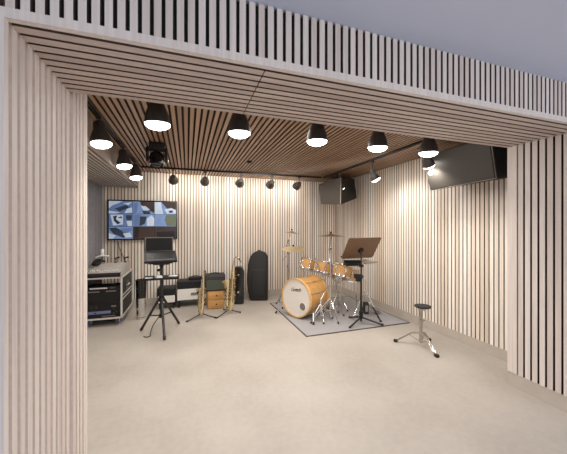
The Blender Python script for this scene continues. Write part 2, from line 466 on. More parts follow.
# ------------------------------------------------------------------ wall speakers
def speaker(name, label, F, B, logo=None, holes=None):
    """F / B: four front and four rear corners (tl, bl, br, tr)"""
    t = thing(name, label, 'speaker', (0, 0, 0), 0, 'black loudspeakers hung high on the walls')
    F = [V(p) for p in F]; B = [V(p) for p in B]
    base = sum(B, V()) / 4; t.location = base
    F = [p - base for p in F]; B = [p - base for p in B]
    m = MB(); b = bmesh.new()
    fv = [b.verts.new(p) for p in F]; bv = [b.verts.new(p) for p in B]
    b.faces.new(fv); b.faces.new(bv[::-1])
    for i in range(4): b.faces.new([fv[i], bv[i], bv[(i + 1) % 4], fv[(i + 1) % 4]])
    bmesh.ops.recalc_face_normals(b, faces=b.faces[:])
    bmesh.ops.bevel(b, geom=b.edges[:], offset=.014, segments=3, affect='EDGES')
    m.merge(b); m.build('cabinet', M['cab_black'], t)
    n = (F[1] - F[0]).cross(F[2] - F[1]).normalized()
    c = sum(F, V()) / 4
    if n.dot(c - sum(B, V()) / 4) < 0: n = -n
    G = [c + (p - c) * .965 for p in F]
    m = MB(); b = bmesh.new()
    gv = [b.verts.new(p - n * .004) for p in G]; hv = [b.verts.new(p + n * .010) for p in G]
    b.faces.new(hv); b.faces.new(gv[::-1])
    for i in range(4): b.faces.new([hv[i], gv[i], gv[(i + 1) % 4], hv[(i + 1) % 4]])
    bmesh.ops.recalc_face_normals(b, faces=b.faces[:]); bmesh.ops.bevel(b, geom=b.edges[:], offset=.008, segments=2, affect='EDGES')
    m.merge(b); m.build('grille', M['grille'], t, 'perforated dark grey grille')
    m = MB()
    E = [c + (p - c) * .985 + n * .006 for p in F]
    for i in (1, 2): m.tube([E[i], E[(i + 1) % 4]], .0035, 6)
    m.build('edge_trim', M['steel'], t, 'thin bright trim along the grille edge')
    if logo:
        u, v = logo; p = G[0].lerp(G[3], u).lerp(G[1].lerp(G[2], u), v) + n * .0105
        m = MB(); m.lathe([(.018, 0), (.028, 0), (.028, .004), (.018, .004), (.018, 0)], axis_mat(p, n), 20)
        m.lathe([(0, .0), (.006, 0), (.006, .004), (0, .004)], axis_mat(p, n), 12); m.build('badge', M['white_plastic'], t, 'small round white badge')
    return t, base
t, base = speaker('wall_speaker', 'big black loudspeaker angled out from the right wall beside the jamb',
        [(2.72, 2.742, 2.294), (2.86, 2.778, 1.891), (2.90, 1.987, 1.923), (2.76, 1.95, 2.325)],
        [(3.18, 2.66, 2.31), (3.2, 2.66, 1.96), (3.2, 2.03, 1.955), (3.18, 2.03, 2.34)], logo=(.07, .50))
m = MB(); m.box(-.04, .03, -.25, -.19, .02, .08, None)
m.tube([V((2.9, 2.55, 2.28)) - base, V((2.78, 2.9, 2.445)) - base], .006, 8); m.tube([V((2.9, 2.2, 2.30)) - base, V((2.9, 2.2, 2.45)) - base], .006, 8)
m.box(-.06, .021, -.05, .05, .0, .05)
m.build('bracket', M['black_metal'], t)
t, base = speaker('wall_speaker', 'black loudspeaker hung in the far corner above the drum kit',
        [(2.485, 5.18, 2.29), (2.482, 5.07, 1.884), (2.55, 4.40, 1.83), (2.585, 4.45, 2.326)],
        [(2.80, 5.50, 2.37), (2.80, 5.45, 2.02), (3.2, 4.90, 2.01), (3.2, 5.0, 2.42)], logo=None)
m = MB(); m.tube([(0, .0, .0), V((3.215, 5.45, 2.2)) - base], .02, 8); m.build('bracket', M['black_metal'], t)

# ------------------------------------------------------------------ television
t = thing('television', 'wide flat television on the back wall showing camera feeds', 'television', (-.75, 5.72, 1.565))
tw, th = 1.145 / 2, .715 / 2
m = MB(); m.bbox(-tw, tw, -.02, .02, -th, th, .006); m.build('bezel', M['black_gloss'], t)
m = MB(); m.box(-.25, .25, .02, .0535, -.18, .18); m.build('wall_mount', M['black_metal'], t)
m = MB(); tvm = ['tv_blue', 'tv_pale', 'tv_sky', 'tv_slate', 'tv_brown', 'tv_olive', 'tv_dark']
sw, sh = tw - .022, th - .024
def tvq(pts, mi, lay=0):
    m.mi = mi
    m._f([m.bm.verts.new((-sw + 2 * sw * a, -.0212 - .0004 * lay, sh - 2 * sh * b)) for a, b in pts])
R = lambda a, b, c, d: [(a, b), (c, b), (c, d), (a, d)]
c1, c2, r1, r2 = .345, .665, .335, .675
tvq(R(0, 0, c1, r1), 0); tvq(R(c1, 0, c2, r1), 2); tvq(R(c2, 0, 1, r1), 2)
tvq(R(0, r1, c1, r2), 0); tvq(R(c1, r1, c2, r2), 2); tvq(R(c2, r1, 1, r2), 2)
tvq(R(0, r2, c1, 1), 2); tvq(R(c1, r2, c2, 1), 4); tvq(R(c2, r2, 1, 1), 4)
# feed 1
tvq([(.0, .0), (.2, .0), (.05, .12), (0, .2)], 1, 1); tvq([(.08, .2), (.24, .1), (.30, .16), (.15, .28)], 3, 1); tvq([(.2, .06), (.33, .02), (.28, .1)], 1, 1); tvq([(.0, .26), (.16, .3), (.1, .335), (0, .335)], 1, 1); tvq([(.26, .2), (.33, .16), (.33, .3), (.22, .32)], 1, 1)
# feed 2
tvq([(.45, 0), (.665, 0), (.665, .3), (.58, .24), (.46, .08)], 4, 1); tvq([(.46, .12), (.53, .12), (.6, .22), (.5, .24)], 1, 2); tvq([(.48, .24), (.6, .26), (.6, .33), (.5, .335)], 3, 2); tvq([(.36, .05), (.42, .02), (.4, .3), (.36, .33)], 0, 1)
# feed 3
tvq([(.665, 0), (.76, 0), (.8, .335), (.665, .335)], 1, 1); tvq([(.77, 0), (1, 0), (1, .2), (.86, .18)], 4, 1); tvq([(.82, .2), (.93, .16), (1, .22), (1, .31), (.86, .32)], 1, 2); tvq([(.88, .24), (.94, .22), (.96, .28), (.9, .3)], 3, 3)
# feed 4
tvq([(.02, .36), (.2, .36), (.2, .62), (.06, .65)], 1, 1); tvq([(.06, .4), (.12, .38), (.1, .48), (.17, .58), (.12, .62), (.07, .52)], 3, 2); tvq([(.12, .44), (.18, .4), (.19, .46)], 3, 2); tvq([(.24, .37), (.33, .37), (.32, .5), (.25, .5)], 3, 1); tvq([(.25, .53), (.33, .52), (.33, .66), (.27, .66)], 1, 2)
# feed 5
tvq([(.36, .36), (.47, .36), (.44, .66), (.36, .66)], 0, 1); tvq([(.45, .4), (.55, .4), (.52, .6), (.44, .67)], 3, 2); tvq([(.55, .46), (.62, .36), (.665, .45), (.665, .66), (.55, .66)], 1, 2)
# feed 6
tvq([(.84, .36), (1, .34), (1, .66), (.86, .66), (.82, .5)], 5, 1); tvq([(.9, .4), (.98, .4), (.98, .56), (.92, .6)], 5, 2); tvq([(.67, .36), (.8, .36), (.78, .66), (.67, .66)], 2, 1)
# feed 7
tvq([(0, .72), (.1, .7), (.3, .9), (.2, .98), (.06, .86)], 3, 1); tvq([(.16, .74), (.33, .7), (.34, .78), (.22, .86)], 0, 2); tvq([(.0, .84), (.1, .92), (.06, .99), (0, .99)], 1, 1); tvq([(.2, .86), (.3, .84), (.33, .95), (.24, .97)], 1, 3)
# feeds 8 and 9 nearly dark
tvq([(.37, .68), (.44, .68), (.42, .98), (.36, .99)], 6, 1); tvq([(.7, .82), (.98, .8), (.98, .98), (.7, .99)], 6, 1)
# divider lines
for a in (c1, c2): tvq(R(a - .0025, 0, a + .0025, 1), 6, 4)
for b in (r1, r2): tvq(R(0, b - .004, 1, b + .004), 6, 4)
m.build('screen', [M[k] for k in tvm], t, 'screen split into nine bluish camera feeds')
m = MB(); m.tube(bez((-.42, .03, -.33), (-.42, .03, -.5), (-.30, .03, -.72), 8), .005, 6); m.build('cable', M['black'], t)

# ------------------------------------------------------------------ flight case rack with gear
cx0, cx1, cy0, cy1, cz0, cz1 = -1.385, -.915, 4.73, 5.56, .115, .70
t = thing('flight_case', 'black flight case rack with aluminium edges on blue casters', 'flight case', ((cx0 + cx1) / 2, cy0, 0))
ox = -(cx0 + cx1) / 2; oy = -cy0
def rb(m, a, b, c, d, e, f): m.box(a + ox, b + ox, c + oy, d + oy, e, f)
m = MB(); rb(m, cx0, cx1, cy0, cy1, cz0, cz0 + .012); rb(m, cx0, cx1, cy0, cy1, cz1 - .012, cz1)
rb(m, cx0, cx0 + .012, cy0, cy1, cz0 + .012, cz1 - .012); m.build('carcass', M['cab_black'], t)
m = MB(); rb(m, cx1 - .012, cx1, cy0 + .01, cy1 - .01, cz0 + .012, cz1 - .012); m.build('side_panel', M['cab_black'], t)
m = MB(); e = .011
for X_ in (cx0, cx1):
    for Y_ in (cy0, cy1): rb(m, X_ - e, X_ + e, Y_ - e, Y_ + e, cz0, cz1)
    for Z_ in (cz0, cz1): rb(m, X_ - e, X_ + e, cy0, cy1, Z_ - e, Z_ + e)
for Y_ in (cy0, cy1):
    for Z_ in (cz0, cz1): rb(m, cx0, cx1, Y_ - e, Y_ + e, Z_ - e, Z_ + e)
m.build('edge_profile', M['alu'], t)
m = MB(); rb(m, cx1, cx1 + .006, cy0 + .02, cy1 - .02, .36, .375); rb(m, cx1, cx1 + .006, cy0 + .02, cy1 - .02, .415, .43)
m.build('side_rail', M['alu'], t)
m = MB(); rb(m, cx1 - .001, cx1 + .007, 5.02, 5.24, .45, .58)
m.build('handle_plate', M['black_metal'], t)
m = MB(); m.tube([(cx1 + ox + .005, 5.06 + oy, .53), (cx1 + ox + .03, 5.07 + oy, .53), (cx1 + ox + .03, 5.19 + oy, .53), (cx1 + ox + .005, 5.20 + oy, .53)], .007, 8)
m.build('handle', M['alu'], t)
for X_ in (cx0 + .05, cx1 - .06):
    for Y_ in (cy0 + .07, cy1 - .07):
        m = MB(); A = axis_mat((X_ + ox - .014, Y_ + oy, .045), (1, 0, 0))
        m.lathe([(0, 0), (.036, 0), (.045, .006), (.045, .022), (.036, .028), (0, .028)], A, 20)
        m.mi = 1; m.box(X_ + ox - .02, X_ + ox - .016, Y_ + oy - .02, Y_ + oy + .02, .045, .104); m.box(X_ + ox + .016, X_ + ox + .02, Y_ + oy - .02, Y_ + oy + .02, .045, .104)
        m.box(X_ + ox - .03, X_ + ox + .03, Y_ + oy - .03, Y_ + oy + .03, .1, .1045)
        m.build('caster', [M['caster_blue'], M['alu']], t)
ux0, ux1 = cx0 + .016, cx1 - .016
def rack_unit(name, label, z0, z1, depth, y0=4.745):
    t = thing(name, label, 'rack unit', ((ux0 + ux1) / 2, y0, z0), 0, 'audio units mounted in the flight case')
    w = (ux1 - ux0) / 2; h = z1 - z0
    m = MB(); m.bbox(-w, w, 0, depth, 0, h, .003, seg=1); m.build('chassis', M['black'], t)
    return t, w, h
t, w, h = rack_unit('rack_amplifier', 'thin rack unit with a row of white labels, uppermost in the flight case', .535, .572, .28)
m = MB()
for k in range(10): m.box(-w + .05 + k * .022, -w + .067 + k * .022, -.003, 0, .010, .026)
m.build('button', M['white_plastic'], t)
m = MB(); m.box(.08, .15, -.003, .001, .012, .02); m.build('display', M['label_grey'], t)
t, w, h = rack_unit('rack_amplifier', 'large plain black amplifier in the middle of the flight case', .333, .532, .40)
m = MB()
for k in range(7): m.box(-w + .03, w - .03, -.002, 0, .03 + k * .018, .036 + k * .018)
m.build('vent', M['backing'], t)
m = MB(); m.box(-w + .03, -w + .17, -.003, .0, h - .035, h - .02); m.box(.03, .16, -.003, 0, h - .035, h - .02); m.build('label_strip', M['label_grey'], t)
t, w, h = rack_unit('rack_player', 'black rack unit with a blue display, lowest in the flight case', .1285, .330, .35)
m = MB(); m.box(-w + .03, .09, -.004, 0, .055, .095); m.build('display', M['blue_lcd'], t, 'long blue display')
m = MB(); m.box(-w + .10, -w + .13, -.005, -.004, .066, .080); m.build('slot', M['backing'], t)
for px_, pz_ in ((.13, .11), (.16, .075), (.13, .05)):
    m = MB(); m.lathe([(.014, 0), (.014, .012), (.010, .016), (0, .016)], axis_mat((px_, 0, pz_), (0, -1, 0)), 16); m.build('knob', M['black_metal'], t)
m = MB(); m.box(.10, .16, -.003, 0, .145, .165); m.box(-.02, .15, -.003, 0, .012, .022); m.build('button', M['label_grey'], t)
m = MB(); m.lathe([(.005, 0), (.005, .004), (0, .004)], axis_mat((-.09, 0, .15), (0, -1, 0)), 10); m.lathe([(.004, 0), (.004, .004), (0, .004)], axis_mat((-.15, 0, .15), (0, -1, 0)), 10)
m.build('indicator', M['red'], t, 'red indicator lights')

# mixing console on top of the case
zt0 = cz1 + .0115
t = thing('mixing_console', 'grey mixing console with rows of knobs on top of the flight case', 'mixing console', (-1.15, 4.71, zt0))
sx = .225
prof = [(0, 0), (.62, 0), (.62, .135), (.56, .15), (.05, .055), (0, .04)]
m = MB(); m.prism(prof, -sx, sx, lambda p, d: V((d, p[0], p[1]))); m.build('console_body', M['black'], t)
sl = math.atan2(.095, .51)
S = Matrix.Translation(V((0, .05, .0555))) @ Matrix.Rotation(sl, 4, 'X')
m = MB(); m.box(-sx + .012, sx - .012, .005, .51, 0, .004, S); m.build('control_panel', M['mixer_panel'], t)
for s in (-1, 1):
    m = MB(); m.prism([(-.005, -.0), (.625, -.0), (.625, .15), (.56, .165), (.045, .07), (-.005, .05)], s * sx, s * (sx + .014), lambda p, d: V((d, p[0], p[1]))); m.build('end_cheek', M['mixer_panel'], t)
m = MB()
for i in range(16):
    for j in range(6):
        m.lathe([(.006, 0), (.005, .012), (0, .012)], S @ Matrix.Translation(V((-.19 + i * .0235, .20 + j * .042, .004))), 8)
m.build('control_knob', M['knob_grey'], t)
for i in range(14):
    m = MB(); m.box(-.005, .005, -.010, .010, 0, .014, S @ Matrix.Translation(V((-.19 + i * .0265, .06 + .05 * random.random(), .004)))); m.build('fader', M['white_plastic'], t)
m = MB()
for i in range(14): m.box(-.0015, .0015, .03, .14, .0035, .0046, S @ Matrix.Translation(V((-.19 + i * .0265, 0, 0))))
m.build('fader_slots', M['backing'], t)

# odds and ends behind the console
t = thing('desk_lamp', 'small white lamp-like fitting standing on the rear left of the console', 'lamp', (-1.29, 5.26, zt0 + .1665))
m = MB(); m.lathe([(0, 0), (.045, 0), (.04, .025), (.012, .03), (0, .03)], None, 18); m.build('base', M['black'], t)
m = MB(); m.tube([(0, 0, .02), (.0, .0, .09)], .008, 8); m.build('stem', M['black'], t)
m = MB(); m.tube(bez((-.09, -.02, .075), (0, -.03, .12), (.09, 0, .09), 8), .013, 8); m.build('arm', M['white_plastic'], t)
m = MB(); m.lathe([(.022, .09), (.024, .10), (.026, .20), (.022, .205), (0, .205)], None, 16); m.build('shade', M['white_plastic'], t)
def cable(name, label, pts, r=.006, mat='rubber'):
    P_ = [V(p) for p in pts]; out = []
    for i in range(len(P_) - 1):
        p0 = P_[max(i - 1, 0)]; p1 = P_[i]; p2 = P_[i + 1]; p3 = P_[min(i + 2, len(P_) - 1)]
        for k in range(6):
            t_ = k / 6
            out.append(.5 * ((2 * p1) + (-p0 + p2) * t_ + (2 * p0 - 5 * p1 + 4 * p2 - p3) * t_ ** 2 + (-p0 + 3 * p1 - 3 * p2 + p3) * t_ ** 3))
    out.append(P_[-1])
    o = MB().tube(out, r, 6).build(name, M[mat]); tag(o, label, 'cable'); return o
zc = zt0 + .155
o = MB()
for k in range(5):
    pts = [(-1.315 + .055 * math.cos(a * PI / 6) + .006 * k, 5.02 + .05 * math.sin(a * PI / 6) + .01 * math.sin(k * 2), 0.875 + .012 * k + .02 * math.sin(a * PI / 6)) for a in range(12)]
    o.tube(pts, .007, 6, closed=True)
o = o.build('cable_coil', M['rubber']); tag(o, 'coil of black cable heaped on the rear left of the console', 'cable')
for (x_, lab) in ((-1.10, 'small black microphone standing upright at the rear of the console'), (-.965, 'small black microphone at the rear right corner of the console')):
    t = thing('microphone', lab, 'microphone', (x_, 5.27, zt0 + .1505 if x_ < -1 else zt0 + .1505), 0, 'small microphones at the rear of the console')
    m = MB(); m.lathe([(0, 0), (.024, 0), (.022, .012), (0, .014)], None, 14); m.build('base', M['black'], t)
    m = MB(); m.tube([(0, 0, .01), (0, 0, .06)], .006, 8); m.build('stem', M['black'], t)
    m = MB(); m.tube([(-.02, 0, .055), (.01, 0, .075), (.05, 0, .085)], [.010, .012, .018], 10); m.build('capsule', M['black_metal'], t)

# black glossy bin beside the rack
t = thing('cylinder_bin', 'tall glossy black cylindrical bin between flight case and tripod stand', 'bin', (-.685, 4.95, 0))
m = MB(); m.lathe([(0, 0), (.062, 0), (.064, .02), (.080, .60), (.083, .615), (.076, .615), (.074, .59), (.05, .58), (0, .58)], None, 28); m.build('body', M['black_gloss'], t)
m = MB(); m.lathe([(.0635, .035), (.0655, .036), (.0745, .33), (.0725, .331)], None, 28); m.build('reflection_sleeve', M['chrome'], t, 'silver sleeve added for the bright reflection on the lower body')  # added sleeve standing in for the bright reflection on the black body
m = MB(); m.lathe([(.0625, .0), (.067, .0), (.068, .03), (.0645, .03)], None, 28); m.build('base_ring', M['chrome'], t)

# ------------------------------------------------------------------ tripod stand with tray and laptop
hub = V((-.335, 4.245, 0))
t = thing('tripod_stand', 'black tripod stand with a tray of papers below the television', 'stand', hub)
m = MB(); m.tube([(0, 0, .20), (0, 0, .80)], .022, 14); m.tube([(0, 0, .78), (0, 0, .93)], .016, 12); m.build('pole', M['black_metal'], t)
m = MB(); m.lathe([(.022, .42), (.036, .42), (.036, .50), (.022, .50)], None, 16); m.lathe([(.022, .20), (.032, .20), (.032, .25), (.022, .25)], None, 16); m.build('collar', M['black'], t)
for fx, fy in ((-.272, 3.895), (-.608, 4.345), (-.115, 4.483)):
    d = V((fx, fy, 0)) - hub; u = d.normalized()
    m = MB(); m.tube([u * .03 + V((0, 0, .46)), d * .97 + V((0, 0, .028))], .017, 10)
    l = m.build('leg', M['black_metal'], t)
    m = MB(); m.tube([d * .93 + V((0, 0, .045)), d * 1.0 + V((0, 0, .016))], [.021, .016], 10); m.build('rubber_foot', M['rubber'], l)
    m = MB(); m.tube([u * .028 + V((0, 0, .225)), d * .55 + V((0, 0, .225))], .009, 8); m.build('brace', M['black_metal'], t)
m = MB(); m.bbox(-.23, .23, -.15, .15, .735, .755, .006); m.bbox(-.23, .23, -.155, -.145, .755, .765, .003, seg=1); m.build('tray', M['black'], t)
m = MB(); m.lathe([(.018, .70), (.05, .735), (.018, .735)], None, 14); m.build('tray_bracket', M['black_metal'], t)
m = MB(); m.bbox(-.10, .10, -.10, .10, .93, .945, .004, seg=1); m.lathe([(.018, .88), (.04, .93), (.0, .93)], None, 14); m.build('top_plate', M['black_metal'], t)
m = MB(); m.lathe([(.010, 0), (.012, .05), (.02, .055), (.02, .075), (0, .075)], axis_mat((0, -.02, .86), (-.4, -.9, 0)), 10); m.build('knob', M['black'], t)
def sheet(label, x, y, rz, w, d, z, thick=.004):
    o = MB().bbox(-w / 2, w / 2, -d / 2, d / 2, 0, thick, .001, seg=1).build('paper_sheet', M['paper']); o.location = (x, y, z); o.rotation_euler = (0, 0, rz)
    tag(o, label, 'paper', 'papers on the stand tray')
sheet('white paper at the left end of the stand tray', hub.x - .15, hub.y - .06, .15, .09, .10, .756)
sheet('white folded paper lying at the middle of the stand tray', hub.x - .03, hub.y - .085, .5, .07, .08, .7555, .03)
sheet('white paper at the right end of the stand tray', hub.x + .15, hub.y + .03, -.2, .11, .09, .7555)
# laptop style unit on the stand
t = thing('laptop', 'open black laptop standing on top of the tripod stand', 'laptop', (hub.x - .012, hub.y, .946), .13)
B_ = Matrix.Translation(V((0, -.13, .012))) @ Matrix.Rotation(math.radians(24), 4, 'X')
m = MB(); m.bbox(-.205, .205, 0, .28, 0, .035, .006, B_)
m.prism([(-.10, 0), (.12, 0), (.12, .105), (-.10, .02)], -.15, .15, lambda p, d: V((d, p[0], p[1]))); m.build('base', M['black'], t)
m = MB()
for j in range(5):
    for i in range(12): m.box(-.165 + i * .0275, -.143 + i * .0275, .07 + j * .035, .098 + j * .035, .035, .038, B_)
o = m.build('keyboard', M['black_metal'], t)
m = MB(); m.box(-.17, .17, .015, .05, .035, .0375, B_); m.build('palm_strip', M['bag_edge'], t)
L_ = Matrix.Translation(V((-.01, .125, .145))) @ Matrix.Rotation(math.radians(-8), 4, 'X')
m = MB(); m.bbox(-.185, .185, 0, .022, 0, .205, .006, L_); m.build('lid', M['lid_grey'], t)
m = MB(); m.box(-.17, .17, -.0015, .001, .018, .195, L_); m.build('screen', M['screen_off'], t, 'dark switched-off screen')
cable('floor_cable', 'loose black cable curling on the floor under the tripod stand', [(-.36, 4.28, .21), (-.44, 4.26, .1), (-.47, 4.2, .007), (-.46, 4.12, .007), (-.50, 4.08, .007), (-.54, 4.12, .007)], .006)

# ------------------------------------------------------------------ amplifiers by the back wall
def amp(name, label, loc, w, d, z0, h, split, rz=0):
    t = thing(name, label, 'amplifier', loc, rz, 'amplifiers along the back wall')
    m = MB(); m.bbox(-w / 2, w / 2, 0, d, z0, z0 + h, .012); m.build('cabinet', M['cab_black'], t)
    m = MB(); m.bbox(-w / 2 + .012, w / 2 - .012, -.006, .01, z0 + .015, z0 + h * split, .004, seg=1); m.build('front_panel', M['cream'], t, 'white front panel')
    m = MB(); m.bbox(-w / 2 + .012, w / 2 - .012, -.005, .01, z0 + h * split + .01, z0 + h - .015, .004, seg=1); m.build('control_strip', M['black'], t)
    return t
t = amp('keyboard_amplifier', 'white fronted amplifier with black top band behind the left saxophone', (.08, 5.40, 0), .52, .30, .115, .355, .60)
m = MB(); m.box(-.02, .19, -.009, -.004, .205, .255); m.build('badge', M['label_grey'], t)
for s in (-1, 1):
    for q in (.03, .27):
        m = MB(); m.tube([(s * .22, q, 0), (s * .22, q, .116)], [.022, .018], 10); m.build('leg', M['black_metal'], t)
m = MB()
for i in range(6): m.lathe([(.011, 0), (.009, .014), (0, .014)], axis_mat((-.18 + i * .06, -.005, .41), (0, -1, 0)), 12)
m.build('control_knob', M['black_gloss'], t)
t = amp('combo_amplifier', 'low amplifier with white front on short legs behind the tripod stand', (-.345, 5.38, 0), .30, .28, .10, .27, .50)
for s in (-1, 1):
    for q in (.04, .24):
        m = MB(); m.tube([(s * .11, q, 0), (s * .11, q, .101)], .018, 10); m.build('leg', M['black_metal'], t)
t = thing('black_box', 'small black box resting on top of the white fronted amplifier', 'box', (.14, 5.52, .471))
m = MB(); m.bbox(-.12, .12, -.07, .07, 0, .05, .006); m.build('case', M['black'], t)
m = MB(); m.tube([(-.05, 0, .045), (-.05, 0, .07), (.05, 0, .07), (.05, 0, .045)], .006, 8); m.build('handle', M['rubber'], t)

# wooden two drawer cabinet with amp above
t = thing('drawer_cabinet', 'small honey-brown wooden cabinet with two drawers beneath the green-grilled amplifier', 'cabinet', (.475, 5.13, 0))
m = MB(); m.t = .3; m.bbox(-.14, .14, .008, .30, 0, .315, .006); m.build('carcass', M['drawer_wood'], t)
for k in range(2):
    m = MB(); m.t = .7; m.bbox(-.132, .132, -.008, .012, .012 + k * .153, .153 + k * .153, .004); d_ = m.build('drawer', M['drawer_wood'], t)
    m = MB(); m.lathe([(.006, 0), (.006, .012), (.014, .018), (.012, .028), (0, .030)], axis_mat((0.01, -.008, .085 + k * .153), (0, -1, 0)), 14); m.build('knob', M['black'], d_)
t = thing('guitar_amplifier', 'small black amplifier with green-grey grille on the wooden drawer cabinet', 'amplifier', (.47, 5.12, .316), 0, 'amplifiers along the back wall')
m = MB(); m.bbox(-.175, .175, 0, .24, 0, .285, .012); m.build('cabinet', M['cab_black'], t)
m = MB(); m.bbox(-.155, .155, -.006, .006, .02, .195, .004, seg=1); m.build('grille', M['amp_green'], t, 'green-grey grille cloth')
m = MB(); m.bbox(-.16, .16, -.008, .006, .205, .27, .004, seg=1); m.build('control_panel', M['bag_edge'], t)
m = MB()
for i in range(5): m.lathe([(.011, 0), (.009, .014), (0, .014)], axis_mat((-.12 + i * .06, -.008, .238), (0, -1, 0)), 12)
m.build('control_knob', M['black'], t)
m = MB(); m.tube(bez((-.09, .12, .282), (0, .12, .325), (.09, .12, .282), 8), .010, 8); m.build('handle', M['rubber'], t)

# narrow hard case and gig bag
def tall_case(name, label, loc, rz, w, d, h, mat, cat):
    t = thing(name, label, cat, loc, rz)
    prof = [(-w / 2 + .02, 0), (w / 2 - .02, 0), (w / 2, .03), (w / 2, h * .86), (w / 2 - .03, h * .96), (w / 2 - .06, h), (-w / 2 + .06, h), (-w / 2 + .03, h * .96), (-w / 2, h * .86), (-w / 2, .03)]
    return t, prof
t, prof = tall_case('instrument_case', 'narrow upright black hard case with metal clasps right of the tall saxophone', (.895, 5.28, 0), -.25, .21, .15, .70, None, 'instrument case')
for a, b_, nm in ((0, .07, 'case_front'), (.074, .15, 'case_back')):
    m = MB(); b = bmesh.new()
    A_ = [b.verts.new((p[0], a, p[1])) for p in prof]; B2 = [b.verts.new((p[0], b_, p[1])) for p in prof]; n = len(prof)
    b.faces.new(A_); b.faces.new(B2[::-1])
    for i in range(n): b.faces.new([A_[i], B2[i], B2[(i + 1) % n], A_[(i + 1) % n]])
    bmesh.ops.recalc_face_normals(b, faces=b.faces[:]); bmesh.ops.bevel(b, geom=[e_ for e_ in b.edges if e_.calc_face_angle(0) > .9], offset=.012, segments=3, affect='EDGES')
    m.merge(b); m.build(nm, M['black_gloss'], t)
for z_ in (.18, .50):
    m = MB(); m.bbox(-.112, -.103, .05, .095, z_, z_ + .05, .003, seg=1); m.build('clasp', M['chrome'], t)
    m = MB(); m.bbox(-.02, .02, -.006, .002, z_ + .03, z_ + .06, .003, seg=1); m.build('clasp', M['chrome'], t)
m = MB(); m.tube(bez((-.105, .07, .28), (-.16, .07, .35), (-.105, .07, .42), 8), .009, 8); m.build('handle', M['rubber'], t)

t = thing('gig_bag', 'tall black padded instrument bag leaning against the back wall', 'bag', (1.30, 5.44, 0), -.30)
w_, h_ = .205, .965
outl = []
for i in range(41):
    a = PI * i / 40
    outl.append((math.cos(a), math.sin(a)))
poly = [(-.12, 0), (.165, 0), (.19, .02), (.195, .3), (.195, .6), (.19, .82), (.175, .89), (.14, .935), (.08, .96), (.01, .965), (-.06, .945), (-.115, .90), (-.15, .84), (-.175, .76), (-.195, .64), (-.205, .5), (-.205, .36), (-.19, .2), (-.165, .08), (-.145, .02)]
def bag_slice(y, sc_): return [((p[0]) * sc_, y, .48 + (p[1] - .48) * sc_) for p in poly]
m = MB()
secs = [(-.02, .90), (0, .97), (.03, 1.0), (.13, 1.0), (.165, .97), (.18, .90)]
rings = [[m.bm.verts.new((q[0], q[1], max(q[2], 0.0) if True else 0)) for q in bag_slice(y, s_)] for y, s_ in secs]
for A_, B2 in zip(rings, rings[1:]):
    for i in range(len(poly)): m._f([A_[i], A_[(i + 1) % len(poly)], B2[(i + 1) % len(poly)], B2[i]], smooth=True)
m._f(rings[0]); m._f(rings[-1][::-1]); body_o = m.build('bag_body', M['bag'], t)
for y_ in (.02, .14):
    m = MB(); m.tube([(q[0] * 1.004, q[1], q[2]) for q in bag_slice(y_, 1.002) if q[2] > .01], .006, 6, closed=False); m.build('piping', M['bag_edge'], t)
m = MB(); m.tube(bez((-.04, .08, .94), (.02, .08, 1.02), (.08, .08, .94), 10), .010, 8); m.build('handle', M['bag_edge'], t)
m = MB(); m.bbox(-.12, .15, -.035, -.018, .10, .62, .012); m.build('front_pocket', M['bag'], t)
m = MB(); m.tube([(-.11, -.037, .60), (.14, -.037, .60)], .004, 6); m.build('zip', M['bag_edge'], t)
t.rotation_euler = (math.radians(-4), 0, -.30); t.location = (1.30, 5.42, .0)

# ------------------------------------------------------------------ saxophones on stands
def sax_stand(label, loc, rz, feet):
    t = thing('saxophone_stand', label, 'stand', loc, 0, 'saxophone stands')
    m = MB(); m.tube([(0, 0, .06), (0, .05, .36)], .010, 8); m.build('post', M['black_metal'], t)
    for fx, fy in feet:
        d = V((fx - loc[0], fy - loc[1], 0))
        m = MB(); m.tube([(0, 0, .07), d * .5 + V((0, 0, .035)), d * .93 + V((0, 0, .013))], .009, 8); l = m.build('leg', M['black_metal'], t)
        m = MB(); m.tube([d * .88 + V((0, 0, .014)), d + V((0, 0, .013))], .0125, 8); m.build('rubber_foot', M['rubber'], l)
    m = MB(); m.tube([(-.07, -.02, .42), (-.05, .05, .36), (0, .06, .35), (.05, .05, .36), (.07, -.02, .42)], .009, 8); m.build('cradle', M['black'], t)
    m = MB(); m.lathe([(0, .05), (.022, .05), (.022, .085), (0, .085)], None, 12); m.build('hub', M['black'], t)
    return t
